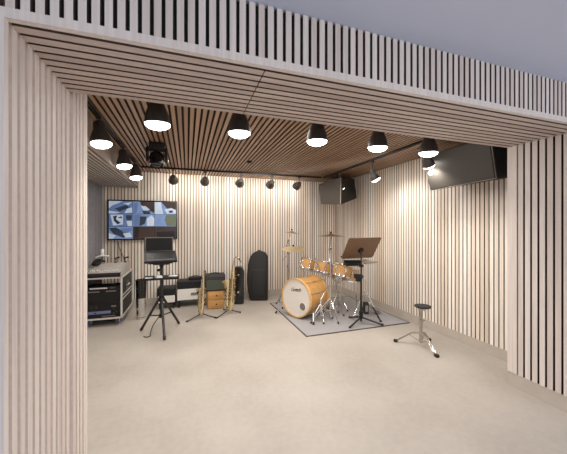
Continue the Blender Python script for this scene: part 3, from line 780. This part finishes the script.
def saxophone(label, loc, rz, k, lean, roll=0):
    """built upright in x-z: bow at the bottom, bell to -x, neck to +x... then leaned"""
    t = thing('saxophone', label, 'saxophone', loc, rz, 'brass saxophones on floor stands')
    t.rotation_euler = (roll, lean, rz)
    T = lambda x, y, z: V((x * k, y * k, z * k))
    body = [T(.0, 0, .86), T(.0, 0, .70), T(.0, 0, .50), T(.0, 0, .30), T(.0, 0, .16)]
    rb_ = [.017, .026, .035, .043, .049]
    bow = [T(-.058 + .058 * math.cos(a), 0, .12 - .085 * math.sin(a)) for a in [i * PI / 8 for i in range(1, 8)]]
    bell = [T(-.116, 0, .15), T(-.118, 0, .26), T(-.120, 0, .38), T(-.127, 0, .46), T(-.138, 0, .51), T(-.146, 0, .525)]
    rr = rb_ + [.047] * 7 + [.052, .058, .066, .076, .096, .112]
    m = MB(); m.tube(body + bow + bell, [r * k for r in rr], 18); m.build('body', M['brass'], t)
    m = MB(); A_ = axis_mat(T(-.1455, 0, .524), (-.45, 0, 1)); m.lathe([(.096 * k, .002), (.114 * k, .0), (.117 * k, .004), (.112 * k, .008), (.096 * k, .006)], A_, 24); m.build('bell_rim', M['brass'], t)
    m = MB(); m.lathe([(.088 * k, .0045), (0, .004)], A_, 24); m.build('bell_mouth', M['head_dark'], t, 'dark inside of the bell')
    nk = [T(0, 0, .86), T(0, 0, .91), T(.015, 0, .955), T(.055, 0, .985), T(.11, 0, .975), T(.135, 0, .955)]
    m = MB(); m.tube(nk, [.013 * k, .012 * k, .011 * k, .010 * k, .009 * k, .008 * k], 12); m.build('neck', M['brass'], t)
    m = MB(); m.tube([T(.125, 0, .963), T(.15, 0, .945), T(.195, 0, .905)], [.013 * k, .014 * k, .007 * k], 12); m.build('mouthpiece', M['reed'], t, 'dark mouthpiece')
    m = MB(); m.lathe([(.016 * k, .0), (.019 * k, .01 * k), (.016 * k, .03 * k)], axis_mat(T(0, 0, .84), (0, 0, 1)), 14); m.build('neck_collar', M['brass'], t)
    for i in range(11):
        z = .20 + i * .055; r = .049 - (z - .16) * .046
        m = MB(); A_ = axis_mat(T(-.2 * r, -r, z), (0, -1, 0)); q = (.024 - .0011 * i) * k
        m.lathe([(q * .7, 0), (q * .7, .006 * k), (q, .007 * k), (q, .013 * k), (0, .016 * k)], A_, 14); m.build('key_cup', M['brass'], t)
    for i in range(3):
        m = MB(); A_ = axis_mat(T(-.112, -.05, .18 + i * .075), (0, -1, 0)); q = .03 * k
        m.lathe([(q * .7, 0), (q * .7, .008 * k), (q, .009 * k), (q, .015 * k), (0, .018 * k)], A_, 16); m.build('key_cup', M['brass'], t)
    for i in range(7):
        z = .20 + i * .075; r = .049 - (z - .16) * .046
        for yy in ((-.018, .02) if i % 2 else (.0,)):
            m = MB(); A_ = axis_mat(T(r * .96, yy, z + yy), (1, 0, 0)); q = (.023 - .0012 * i) * k
            m.lathe([(q * .7, 0), (q * .7, .008 * k), (q, .009 * k), (q, .015 * k), (0, .018 * k)], A_, 14); m.build('key_cup', M['brass'], t)
    m = MB(); m.tube([T(.058, .03, .2), T(.042, .02, .74)], .0045 * k, 6); m.tube([T(.06, -.028, .16), T(.045, -.02, .60)], .0045 * k, 6)
    for i in range(5): m.tube([T(.058 - .003 * i, .03, .25 + i * .1), T(.03, .0, .25 + i * .1)], .0045 * k, 6)
    m.build('key_rods', M['brass_dark'], t)
    m = MB()
    for yy, xx in ((-.045, .028), (-.035, -.03), (-.05, .012)):
        m.tube([T(xx, yy, .2), T(xx * .6, yy * .8, .78)], .0045 * k, 6)
    for i in range(5): m.tube([T(.028, -.045 + .002 * i, .25 + i * .11), T(0, -.02, .25 + i * .11)], .004 * k, 6)
    m.build('key_rods', M['brass'], t)
    m = MB(); m.tube([T(.035, 0, .34), T(.055, -.01, .42), T(.035, 0, .50)], .005 * k, 6); m.tube([T(-.05, 0, .34), T(-.10, 0, .345)], .007 * k, 8); m.build('guard', M['brass'], t)
    return t
SAXQ = math.radians(-78)
sax_stand('black folding stand holding the left saxophone', (.215, 4.70, 0), 0, [(-.018, 4.544), (.43, 4.596), (.25, 4.95)])
saxophone('brass saxophone on the left floor stand in front of the white amplifier', (.210, 4.66, .047), SAXQ, .74, .03, -.05)
sax_stand('black tripod stand holding the tall saxophone', (.66, 4.78, 0), 0, [(.427, 4.566), (.854, 4.751), (.60, 5.03)])
saxophone('taller brass saxophone on the right floor stand beside the narrow case', (.688, 4.75, .045), SAXQ + .32, .92, .03, -.05)

# ------------------------------------------------------------------ rug and drum kit
t = thing('rug', 'flat grey rug with dark edging under the drum kit', 'rug', (2.32, 4.3, 0))
m = MB(); m.bbox(-.83, .83, -.85, .85, 0.0, .008, .002, seg=1); m.build('pile', M['rug'], t)
m = MB()
m.box(-.845, .845, -.865, -.848, 0, .010); m.box(-.845, .845, .848, .865, 0, .010); m.box(-.845, -.828, -.848, .848, 0, .010); m.box(.828, .845, -.848, .848, 0, .010)
m.build('binding', M['rug_edge'], t, 'dark edge binding')
RZ = .008

def drum(name, label, c, axis, R_, L, hoop_mat, group, nl=8, head_front=True, bass=False):
    """c: centre of the front (batter or resonant) end; axis points out of that end"""
    t = thing(name, label, 'drum', c, 0, group)
    A = axis_mat((0, 0, 0), axis)
    m = MB(); m.t = .5
    m.lathe([(R_, -.012), (R_, -L + .012)], A, 40); m.build('shell', M['amber'], t, 'amber lacquered shell')
    hr = R_ + (.014 if bass else .010); hw = .04 if bass else .022
    for s, z0 in ((1, -hw * .6), (-1, -L - hw * .4)):
        m = MB(); m.lathe([(R_ - .004, z0), (hr, z0), (hr, z0 + hw), (R_ - .006, z0 + hw), (R_ - .004, z0)], A, 40); m.build('hoop', hoop_mat, t)
    m = MB(); m.lathe([(R_ - .003, .001), (0, .003)], A, 40); m.build('drum_head', M['head'], t, 'white drum head')
    m = MB(); m.lathe([(R_ - .003, -L - .001), (0, -L - .001)], A, 40); m.build('drum_head', M['head'], t)
    for k in range(nl):
        a = 2 * PI * (k + .5) / nl; u = V((math.cos(a), math.sin(a), 0))
        m = MB()
        m.tube([A @ (u * (R_ + .012) + V((0, 0, .008))), A @ (u * (R_ + .012) + V((0, 0, -L - .008)))], .004, 6)
        lug = [(u * (R_ - .002) + V((0, 0, -L * .5 + q))) for q in (-.035, .035)]
        m.tube([A @ (u * (R_ + .006) + V((0, 0, -L * .5 - .03))), A @ (u * (R_ + .010) + V((0, 0, -L * .5))), A @ (u * (R_ + .006) + V((0, 0, -L * .5 + .03)))], [.009, .016, .009], 8)
        m.build('lug', M['chrome'], t)
    return t, A
nb = V((-.895, -.446, 0)).normalized()
bc = V((1.625, 4.19, RZ + .318))
t, A = drum('bass_drum', 'amber bass drum with white front head and small port hole', bc, nb, .292, .45, M['hoop'], 'drums of the amber kit', 10, bass=True)
rt = nb.cross(V((0, 0, 1))).normalized()     # image-right on the head when seen from the front
rt = -rt
if rt.x < 0: rt = -rt
def onhead(u, v, d=.006): return rt * u + V((0, 0, 1)) * v + nb * d
m = MB(); hc = onhead(.14, -.115, .003); Hm = axis_mat(hc, nb)
m.lathe([(.073, .001), (.073, .005), (.058, .006), (.058, .001)], Hm, 28); m.build('port_ring', M['white_plastic'], t, 'white port ring')
m = MB(); m.lathe([(.058, .003), (0, .003)], Hm, 28); m.build('port_hole', M['head_dark'], t, 'dark port hole')
# script logo lettering
cu = bpy.data.curves.new('logo_text', 'FONT'); cu.body = 'Gretsch'; cu.size = .082; cu.shear = .35; cu.extrude = .0006; cu.align_x = 'CENTER'; cu.space_character = .8
tmp = bpy.data.objects.new('logo_text', cu); COL.objects.link(tmp)
bpy.context.view_layer.update()
me = bpy.data.meshes.new_from_object(tmp.evaluated_get(bpy.context.evaluated_depsgraph_get()))
bpy.data.objects.remove(tmp); me.materials.clear(); me.materials.append(M['ink'])
lo = bpy.data.objects.new('logo_lettering', me); COL.objects.link(lo); lo.parent = t; lo['label'] = 'black slanted script lettering'
up = V((0, 0, 1)); Rm = Matrix((rt, up, rt.cross(up))).transposed().to_4x4()
if rt.cross(up).dot(nb) < 0: Rm = Matrix((-rt, up, (-rt).cross(up))).transposed().to_4x4()
lo.matrix_local = Matrix.Translation(onhead(0.0, .10, .006)) @ Rm @ Matrix.Rotation(.12, 4, 'Z')
back = -nb * .43
for s in (-1, 1):
    p = -nb * .10 + rt * s * .27 + V((0, 0, -.10))
    q = -nb * -.06 + rt * s * .40 + V((0, 0, -.318 + .0125))
    m = MB(); m.tube([p, q], .010, 8); sp = m.build('spur', M['chrome'], t)
    m = MB(); m.lathe([(0, -.01), (.016, -.01), (.014, .03), (0, .03)], axis_mat(q + V((0, 0, .0)), p - q), 12); m.build('rubber_foot', M['rubber'], sp)
m = MB(); m.tube([-nb * .22 + V((0, 0, .29)), -nb * .22 + V((0, 0, .40))], .014, 10); m.lathe([(0, 0), (.03, 0), (.03, .012), (0, .012)], axis_mat(-nb * .22 + V((0, 0, .292)), (0, 0, 1)), 14); m.build('tom_mount', M['chrome'], t)

G = 'drums of the amber kit'
def tom(label, x, y, z, tilt, R_, L):
    return drum('tom_drum', label, V((x, y, z)), tilt, R_, L, M['chrome'], G, 6)
tom('amber rack tom farthest from the camera, below the gold crash cymbal', 2.10, 4.73, .845, (.40, .12, 1), .145, .175)
tom('middle amber rack tom above the bass drum', 2.205, 4.34, .83, (.40, .12, 1), .145, .175)
tom('right amber rack tom beside the boom stand', 2.385, 4.03, .82, (.36, .12, 1), .145, .18)
t, A = drum('floor_tom', 'amber drum lowest at the right of the kit, behind the music stand', V((2.56, 4.10, .755)), (.12, .10, 1), .14, .21, M['chrome'], G, 6)
for k in range(3):
    a = 2 * PI * k / 3 + .5; u = V((math.cos(a), math.sin(a), 0))
    m = MB(); m.tube([u * .165 + V((0, 0, -.08)), u * .168 + V((0, 0, -.55)), u * .20 + V((0, 0, -.755 + RZ + .022))], .007, 8); l = m.build('leg', M['chrome'], t)
    m = MB(); m.lathe([(0, 0), (.014, 0), (.012, .03), (0, .03)], axis_mat(u * .20 + V((0, 0, -.755 + RZ + .001)), (0, 0, 1)), 10); m.build('rubber_foot', M['rubber'], l)

def tripod(t, legs, zh, r=.007, z0=RZ, mat='chrome', foot=.014):
    """legs: list of local foot positions; hub height zh"""
    for d in legs:
        d = V((d[0], d[1], 0))
        m = MB(); m.tube([(0, 0, zh), d * .45 + V((0, 0, zh * .62 + z0 * .4)), d * .97 + V((0, 0, z0 + .018))], r, 8)
        m.tube([(0, 0, max(zh - .20, .05)), d * .5 + V((0, 0, zh * .56 + z0 * .4))], r * .7, 6); l = m.build('leg', M[mat], t)
        m = MB(); m.tube([d * .93 + V((0, 0, z0 + .024)), d + V((0, 0, z0 + foot))], [foot * .9, foot], 10); m.build('rubber_foot', M['rubber'], l)
def cymbal(label, c, axis, R_, mat, group='cymbals of the drum kit', cat='cymbal'):
    t = thing('cymbal', label, cat, c, 0, group); A = axis_mat((0, 0, 0), axis)
    m = MB(); m.lathe([(.007, .030), (R_ * .10, .028), (R_ * .20, .014), (R_ * .24, .010), (R_ * .6, .002), (R_, -.012), (R_ * 1.0, -.016), (R_ * .6, .0005), (R_ * .24, .0085), (R_ * .2, .0125), (R_ * .1, .0265), (.007, .0285)], A, 40)
    m.build('plate', M[mat], t)
    return t
def cymbal_stand(label, base, legs, zh, top, knee=None, group='chrome drum hardware stands', clamp=True, ax=(0, 0, 1)):
    t = thing('cymbal_stand', label, 'stand', (base[0], base[1], 0), 0, group)
    b0 = V((base[0], base[1], 0)); T_ = V(top) - b0
    k = V(knee) - b0 if knee else V((0, 0, T_.z - .05))
    m = MB(); m.tube([(0, 0, RZ + .03), (0, 0, k.z * .6)], .013, 10); m.tube([(0, 0, k.z * .58), (k.x, k.y, k.z)], .010, 10); m.build('pole', M['chrome'], t)
    m = MB(); m.lathe([(.013, k.z * .56), (.021, k.z * .56), (.021, k.z * .61), (.013, k.z * .61)], None, 12); m.build('collar', M['chrome'], t)
    if knee:
        d = (T_ - k).normalized()
        m = MB(); m.tube([k - d * .22, T_ - d * .0], .007, 8); m.build('boom_arm', M['chrome'], t)
        m = MB(); m.lathe([(0, -.02), (.018, -.02), (.018, .02), (0, .02)], axis_mat(k, (1, 0, 0)), 12); m.build('tilter', M['chrome'], t)
        m = MB(); m.tube([T_, T_ + V(ax).normalized() * .05], .004, 8); m.build('rod', M['chrome'], t)
    else:
        m = MB(); m.tube([k, T_ + V((0, 0, .04))], .004, 8); m.build('rod', M['chrome'], t)
    m = MB(); e_ = T_ + V(ax).normalized() * .042; m.lathe([(0, -.01), (.013, -.01), (.015, 0), (.013, .02), (0, .022)], axis_mat(e_, ax), 12); m.build('wing_nut', M['black'], t)
    tripod(t, legs, zh); return t
# centre stand with dark cymbal
cymbal_stand('tall chrome stand carrying the highest cymbal above the toms', (2.09, 3.93), [(-.30, .03), (.02, -.22), (.30, .10)], .34, (2.14, 4.00, 1.305), knee=(2.09, 3.93, 1.10))
cymbal('dark bronze cymbal, the highest one, above the middle of the kit', (2.14, 4.00, 1.307), (.02, .02, 1), .215, 'bronze_dark')
# far left boom stand with gold crash
cymbal_stand('chrome boom stand behind the bass drum holding the gold crash', (1.76, 4.90), [(-.2, .15), (-.19, -.18), (.22, .1)], .40, (1.82, 4.83, 1.055), knee=(1.76, 4.90, .96), ax=(-.09, -.16, 1))
cymbal('bright gold crash cymbal tilted at the left of the kit', (1.82, 4.83, 1.057), (-.09, -.16, 1), .205, 'bronze')
t = cymbal('small silver cymbal at the very left top of the kit', (1.85, 4.99, 1.345), (.1, -.1, 1), .13, 'steel')
cymbal_stand('slim chrome stand with black knobs at the rear left of the kit', (1.82, 5.09), [(-.16, .10), (.2, .02), (.0, -.2)], .35, (1.85, 4.99, 1.343), knee=(1.82, 5.09, 1.18))
# spare boom stand without cymbal (short, left of centre)
t = thing('boom_stand', 'short chrome boom stand with a long slanted rod across the toms', 'stand', (1.93, 3.94, 0), 0, 'chrome drum hardware stands')
m = MB(); m.tube([(0, 0, RZ + .03), (0, 0, .32)], .011, 10); m.build('pole', M['chrome'], t)
m = MB(); m.lathe([(.011, .28), (.024, .28), (.024, .335), (0, .335)], None, 12); m.build('collar', M['chrome'], t)
tripod(t, [(-.20, -.08), (-.03, -.17), (.22, .02)], .27)
m = MB(); m.tube([(.17, .1, .48), (.08, .42, .96)], .007, 8); m.tube([(0, 0, .33), (.17, .1, .48)], .007, 8); m.build('boom_arm', M['chrome'], t)
# hi-hat
t = thing('hi_hat_stand', 'chrome hi-hat stand with pedal at the right of the kit', 'stand', (2.70, 3.90, 0), 0, 'chrome drum hardware stands')
m = MB(); m.tube([(0, 0, RZ + .03), (0, 0, .60)], .011, 10); m.tube([(0, 0, .58), (0, 0, 1.02)], .006, 8); m.build('pole', M['chrome'], t)
tripod(t, [(-.24, -.02), (.14, -.15), (.10, .2)], .42)
m = MB(); m.prism([(0, .15), (.27, .012), (.27, 0), (0, .138)], -.05, .05, lambda p, d: V((.06 + p[0] * .95 - d * .3, d + p[0] * .3, RZ + .012 + p[1]))); m.build('pedal', M['steel'], t)
for zz, f in ((.872, 1), (.895, -1)):
    tt = thing('cymbal', 'lower silver hi-hat cymbal behind the music stand' if f == 1 else 'upper silver hi-hat cymbal behind the music stand', 'cymbal', (2.70, 3.90, zz), 0, 'cymbals of the drum kit')
    m = MB(); A = axis_mat((0, 0, 0), (0, 0, -f)); m.lathe([(.007, .028), (.03, .024), (.05, .008), (.12, .002), (.185, -.008), (.185, -.0095), (.12, .0005), (.05, .0065), (.03, .0225), (.007, .0265)], A, 36); m.build('plate', M['bronze' if f == 1 else 'steel'], tt)
# snare on its stand
t, A = drum('snare_drum', 'shallow chrome-hooped amber snare drum in the middle of the kit', V((2.52, 4.45, .69)), (.06, 0, 1), .165, .13, M['chrome'], G, 8)
t = thing('snare_stand', 'low chrome basket stand under the snare drum', 'stand', (2.52, 4.45, 0), 0, 'chrome drum hardware stands')
m = MB(); m.tube([(0, 0, RZ + .03), (0, 0, .45)], .011, 10); m.build('pole', M['chrome'], t)
m = MB()
for k in range(3):
    a = 2 * PI * k / 3; u = V((math.cos(a), math.sin(a), 0)); m.tube([(0, 0, .44), u * .14 + V((0, 0, .535)), u * .188 + V((0, 0, .54)), u * .19 + V((0, 0, .575))], .006, 8)
m.build('basket', M['chrome'], t)
tripod(t, [(-.2, -.12), (.05, -.24), (.2, .12)], .33)
# bass pedal
t = thing('kick_pedal', 'black and chrome kick pedal behind the bass drum', 'pedal', (2.22, 4.47, RZ + .0025), math.atan2(.446, .895))
m = MB(); m.prism([(0, .008), (.26, .012), (.26, .02), (.0, .075), (-.02, .075)], -.04, .04, lambda p, d: V((p[0] - .03, d, p[1]))); m.build('footboard', M['steel'], t)
m = MB(); m.box(-.06, .24, -.05, .05, 0, .008); m.build('base_plate', M['black_metal'], t)
m = MB(); m.tube([(-.05, -.06, .005), (-.05, -.06, .20)], .009, 8); m.tube([(-.05, .06, .005), (-.05, .06, .20)], .009, 8); m.tube([(-.05, -.075, .20), (-.05, .075, .20)], .010, 8); m.build('post_frame', M['black_metal'], t)
m = MB(); m.tube([(-.05, 0, .2), (-.02, 0, .34)], .005, 8); m.lathe([(0, -.03), (.022, -.03), (.026, 0), (.022, .03), (0, .03)], axis_mat((-.02, 0, .36), (1, 0, .2)), 14); m.build('beater', M['chrome'], t)
# ------------------------------------------------------------------ music stand
hub = V((2.42, 3.60, 0))
t = thing('music_stand', 'black music stand with brown desk beside the drum kit', 'music stand', hub)
m = MB(); m.tube([(0, 0, .06), (0, 0, .70)], .016, 12); m.tube([(0, 0, .68), (0, 0, 1.09)], .011, 10); m.build('pole', M['black_metal'], t)
m = MB(); m.lathe([(.016, .68), (.024, .68), (.024, .74), (.011, .75)], None, 12); m.lathe([(.016, .10), (.028, .10), (.028, .20), (.016, .20)], None, 12); m.build('collar', M['black'], t)
for fx, fy in ((2.165, 3.506), (2.692, 3.443), (2.42, 3.92)):
    d = V((fx, fy, 0)) - hub
    m = MB(); m.tube([(0, 0, .115), d * .96 + V((0, 0, RZ + .016))], .013, 8); l = m.build('leg', M['black_metal'], t)
    m = MB(); m.tube([d * .9 + V((0, 0, RZ + .02)), d + V((0, 0, RZ + .016))], .0155, 8); m.build('rubber_foot', M['rubber'], l)
cth, sth = math.cos(.3259), math.sin(.3259)
uR = V((cth, -sth, 0)); wF = V((sth, cth, 0))
ph = math.radians(22); ta = math.radians(33)
ah = uR * math.cos(ph) + wF * math.sin(ph)
n_h = uR * math.sin(ph) - wF * math.cos(ph)
upv = V((0, 0, 1)) * math.cos(ta) + n_h * math.sin(ta)
nn = ah.cross(upv)
Dm = Matrix((ah, upv, nn)).transposed().to_4x4(); Dm.translation = V((0, 0, 1.135))
Dm.translation = V((0, 0, 1.13)) + wF * .02 + uR * .01
b = bmesh.new()
hw, hh = .285, .185
vs = []
for (sx_, sy_) in ((1, 1), (-1, 1), (-1, -1), (1, -1)):
    rr = .025
    cx_, cy_ = sx_ * (hw - rr), sy_ * (hh - rr)
    a0 = math.atan2(sy_, sx_) - PI / 4
    for k in range(5): vs.append((cx_ + rr * math.cos(a0 + k * PI / 8), cy_ + rr * math.sin(a0 + k * PI / 8)))
m = MB(); m.prism(vs, -.004, .004, lambda p, d: Dm @ V((p[0], p[1], d))); m.build('desk', M['desk_brown'], t, 'brown rectangular desk')
m = MB(); sgn = 1 if (Dm.to_3x3() @ V((0, 0, 1))).dot(-wF) > 0 else -1
m.bbox(-.27, .27, -.19, -.18, -.055 if sgn > 0 else -.004, .004 if sgn > 0 else .055, .002, Dm, seg=1); m.build('ledge', M['black'], t)
m = MB(); m.lathe([(0, 0), (.045, 0), (.045, .018), (.02, .03), (0, .03)], Dm @ Matrix.Translation(V((0, -.035, .004 * sgn))) @ (Matrix() if sgn > 0 else Matrix.Rotation(PI, 4, 'X')), 18)
m.tube([Dm @ V((0, -.035, .02 * sgn)), V((0, 0, 1.08))], .012, 8); m.build('tilt_mount', M['black'], t)
t2 = thing('accessory_tray', 'black tray clamped below the desk of the music stand', 'tray', hub + V((0, 0, .85)))
m = MB(); Tm = Matrix.Translation(V((-.05, .07, .03))) @ Matrix.Rotation(-.3, 4, 'Z') @ Matrix.Rotation(.12, 4, 'X')
m.bbox(-.16, .10, -.09, .09, 0, .012, .004, Tm); m.bbox(-.16, .10, .08, .09, .012, .05, .003, Tm, seg=1); m.bbox(-.16, -.15, -.09, .09, .012, .04, .003, Tm, seg=1); m.build('tray_pan', M['black'], t2)
m = MB(); m.box(-.022, .022, -.022, .022, .0, .032); m.build('clamp', M['black_metal'], t2)
t5 = thing('phone_holder', 'small black box clamped to the music stand pole just under the tray', 'box', hub + V((0, 0, .70)), -.3)
m = MB(); m.bbox(-.105, -.018, -.03, .03, -.01, .05, .006); m.bbox(-.075, -.02, -.025, .025, -.06, -.011, .005); m.build('case', M['black'], t5)
m = MB(); m.box(-.03, .026, -.026, .026, .0, .03); m.build('clamp', M['black_metal'], t5)
t3 = thing('effects_box', 'black box clamped to the pole of the music stand near its base', 'box', hub + V((.07, 0, .16)), -.3)
m = MB(); m.bbox(-.022, .045, -.04, .04, 0, .17, .006); m.build('case', M['black'], t3)
m = MB(); m.box(-.056, -.02, -.02, .02, .05, .10); m.build('clamp', M['black_metal'], t3)
m = MB(); m.box(-.008, .03, -.0425, -.04, .04, .13); m.build('face', M['label_grey'], t3)
t4 = thing('folded_stand', 'short black bar standing on the rug right of the music stand', 'stand', (2.74, 3.66, RZ))
m = MB(); m.tube([(.03, -.05, .01), (-.03, .06, .20)], .012, 8); m.build('bar', M['black_metal'], t4)
m = MB(); m.lathe([(0, 0), (.022, 0), (.018, .02), (0, .022)], axis_mat((.03, -.05, 0.001), (0, 0, 1)), 12); m.build('foot', M['rubber'], t4)

# ------------------------------------------------------------------ chrome stool
st = V((2.665, 2.72, 0))
t = thing('stool', 'small round-seat steel tripod stool standing alone near the right wall', 'stool', st)
m = MB(); m.lathe([(0, .470), (.075, .470), (.09, .475), (.094, .484), (.09, .495), (.07, .50), (0, .502)], Matrix.Translation((.022, -.008, 0)), 30); m.build('seat', M['rubber'], t, 'dark round seat')
m = MB(); m.lathe([(0, .435), (.03, .44), (.035, .471), (0, .471)], None, 14); m.build('seat_clamp', M['steel'], t)
m = MB(); m.tube([(0, 0, .05), (0, 0, .33)], .019, 14); m.tube([(0, 0, .32), (0, 0, .43)], .013, 12); m.build('post', M['steel'], t)
m = MB(); m.lathe([(.019, .29), (.027, .295), (.027, .33), (.013, .34)], None, 14); m.tube([(0, 0, .315), (.05, -.02, .315)], .006, 6); m.tube([(.035, -.014, .44), (.05, -.02, .42)], .008, 6); m.build('collar', M['steel'], t)
for fx, fy in ((2.478, 2.93), (2.617, 2.448), (2.895, 2.822)):
    d = V((fx, fy, 0)) - st; u = d.normalized(); sd = V((-u.y, u.x, 0)) * .011
    m = MB()
    for s in (-1, 1): m.tube([u * .02 + sd * s + V((0, 0, .165)), d * .35 + sd * s + V((0, 0, .15)), d * .97 + sd * s + V((0, 0, .022))], .0065, 8)
    m.tube([u * .02 + V((0, 0, .065)), d * .45 + V((0, 0, .12))], .006, 8)
    l = m.build('leg', M['steel'], t)
    m = MB(); m.bbox(-.022, .028, -.02, .02, 0, .034, .008, Matrix.Translation(d) @ Matrix.Rotation(math.atan2(d.y, d.x), 4, 'Z')); m.build('rubber_foot', M['rubber'], l)

# ------------------------------------------------------------------ light: world and outer room
w = bpy.data.worlds.new('World'); sc.world = w; w.use_nodes = True
bg = w.node_tree.nodes['Background']; bg.inputs['Color'].default_value = (.80, .86, 1.0, 1); bg.inputs['Strength'].default_value = 1.35
def area(name, loc, target, size, e, col):
    ld = bpy.data.lights.new(name, 'AREA'); ld.energy = e; ld.size = size; ld.color = col
    o = bpy.data.objects.new(name, ld); COL.objects.link(o); o.location = loc
    o.rotation_euler = (V(target) - V(loc)).to_track_quat('-Z', 'Y').to_euler(); return o
area('outer_room_light', (2.2, -1.6, 2.40), (2.0, -1.0, 0), 1.6, 60, (.95, .97, 1))
area('room_fill_light', (1.35, 4.0, 2.42), (1.45, 4.05, 0), 2.5, 74, (1, .94, .87))  # added fill without a fixture, evens out the room walls

# ------------------------------------------------------------------ camera
cam = bpy.data.cameras.new('camera'); co = bpy.data.objects.new('camera', cam); COL.objects.link(co); sc.camera = co
cam.sensor_fit = 'HORIZONTAL'; cam.sensor_width = 36; cam.lens = 36 * 284.82 / 567; cam.clip_start = .02
co.location = (0, 0, 1.44); co.rotation_euler = (PI / 2, 0, -.3259)

sc.view_settings.view_transform = 'Standard'
sc.view_settings.look = 'None'
sc.view_settings.exposure = 0
sc.view_settings.gamma = 1.10
sc.cycles.max_bounces = 8
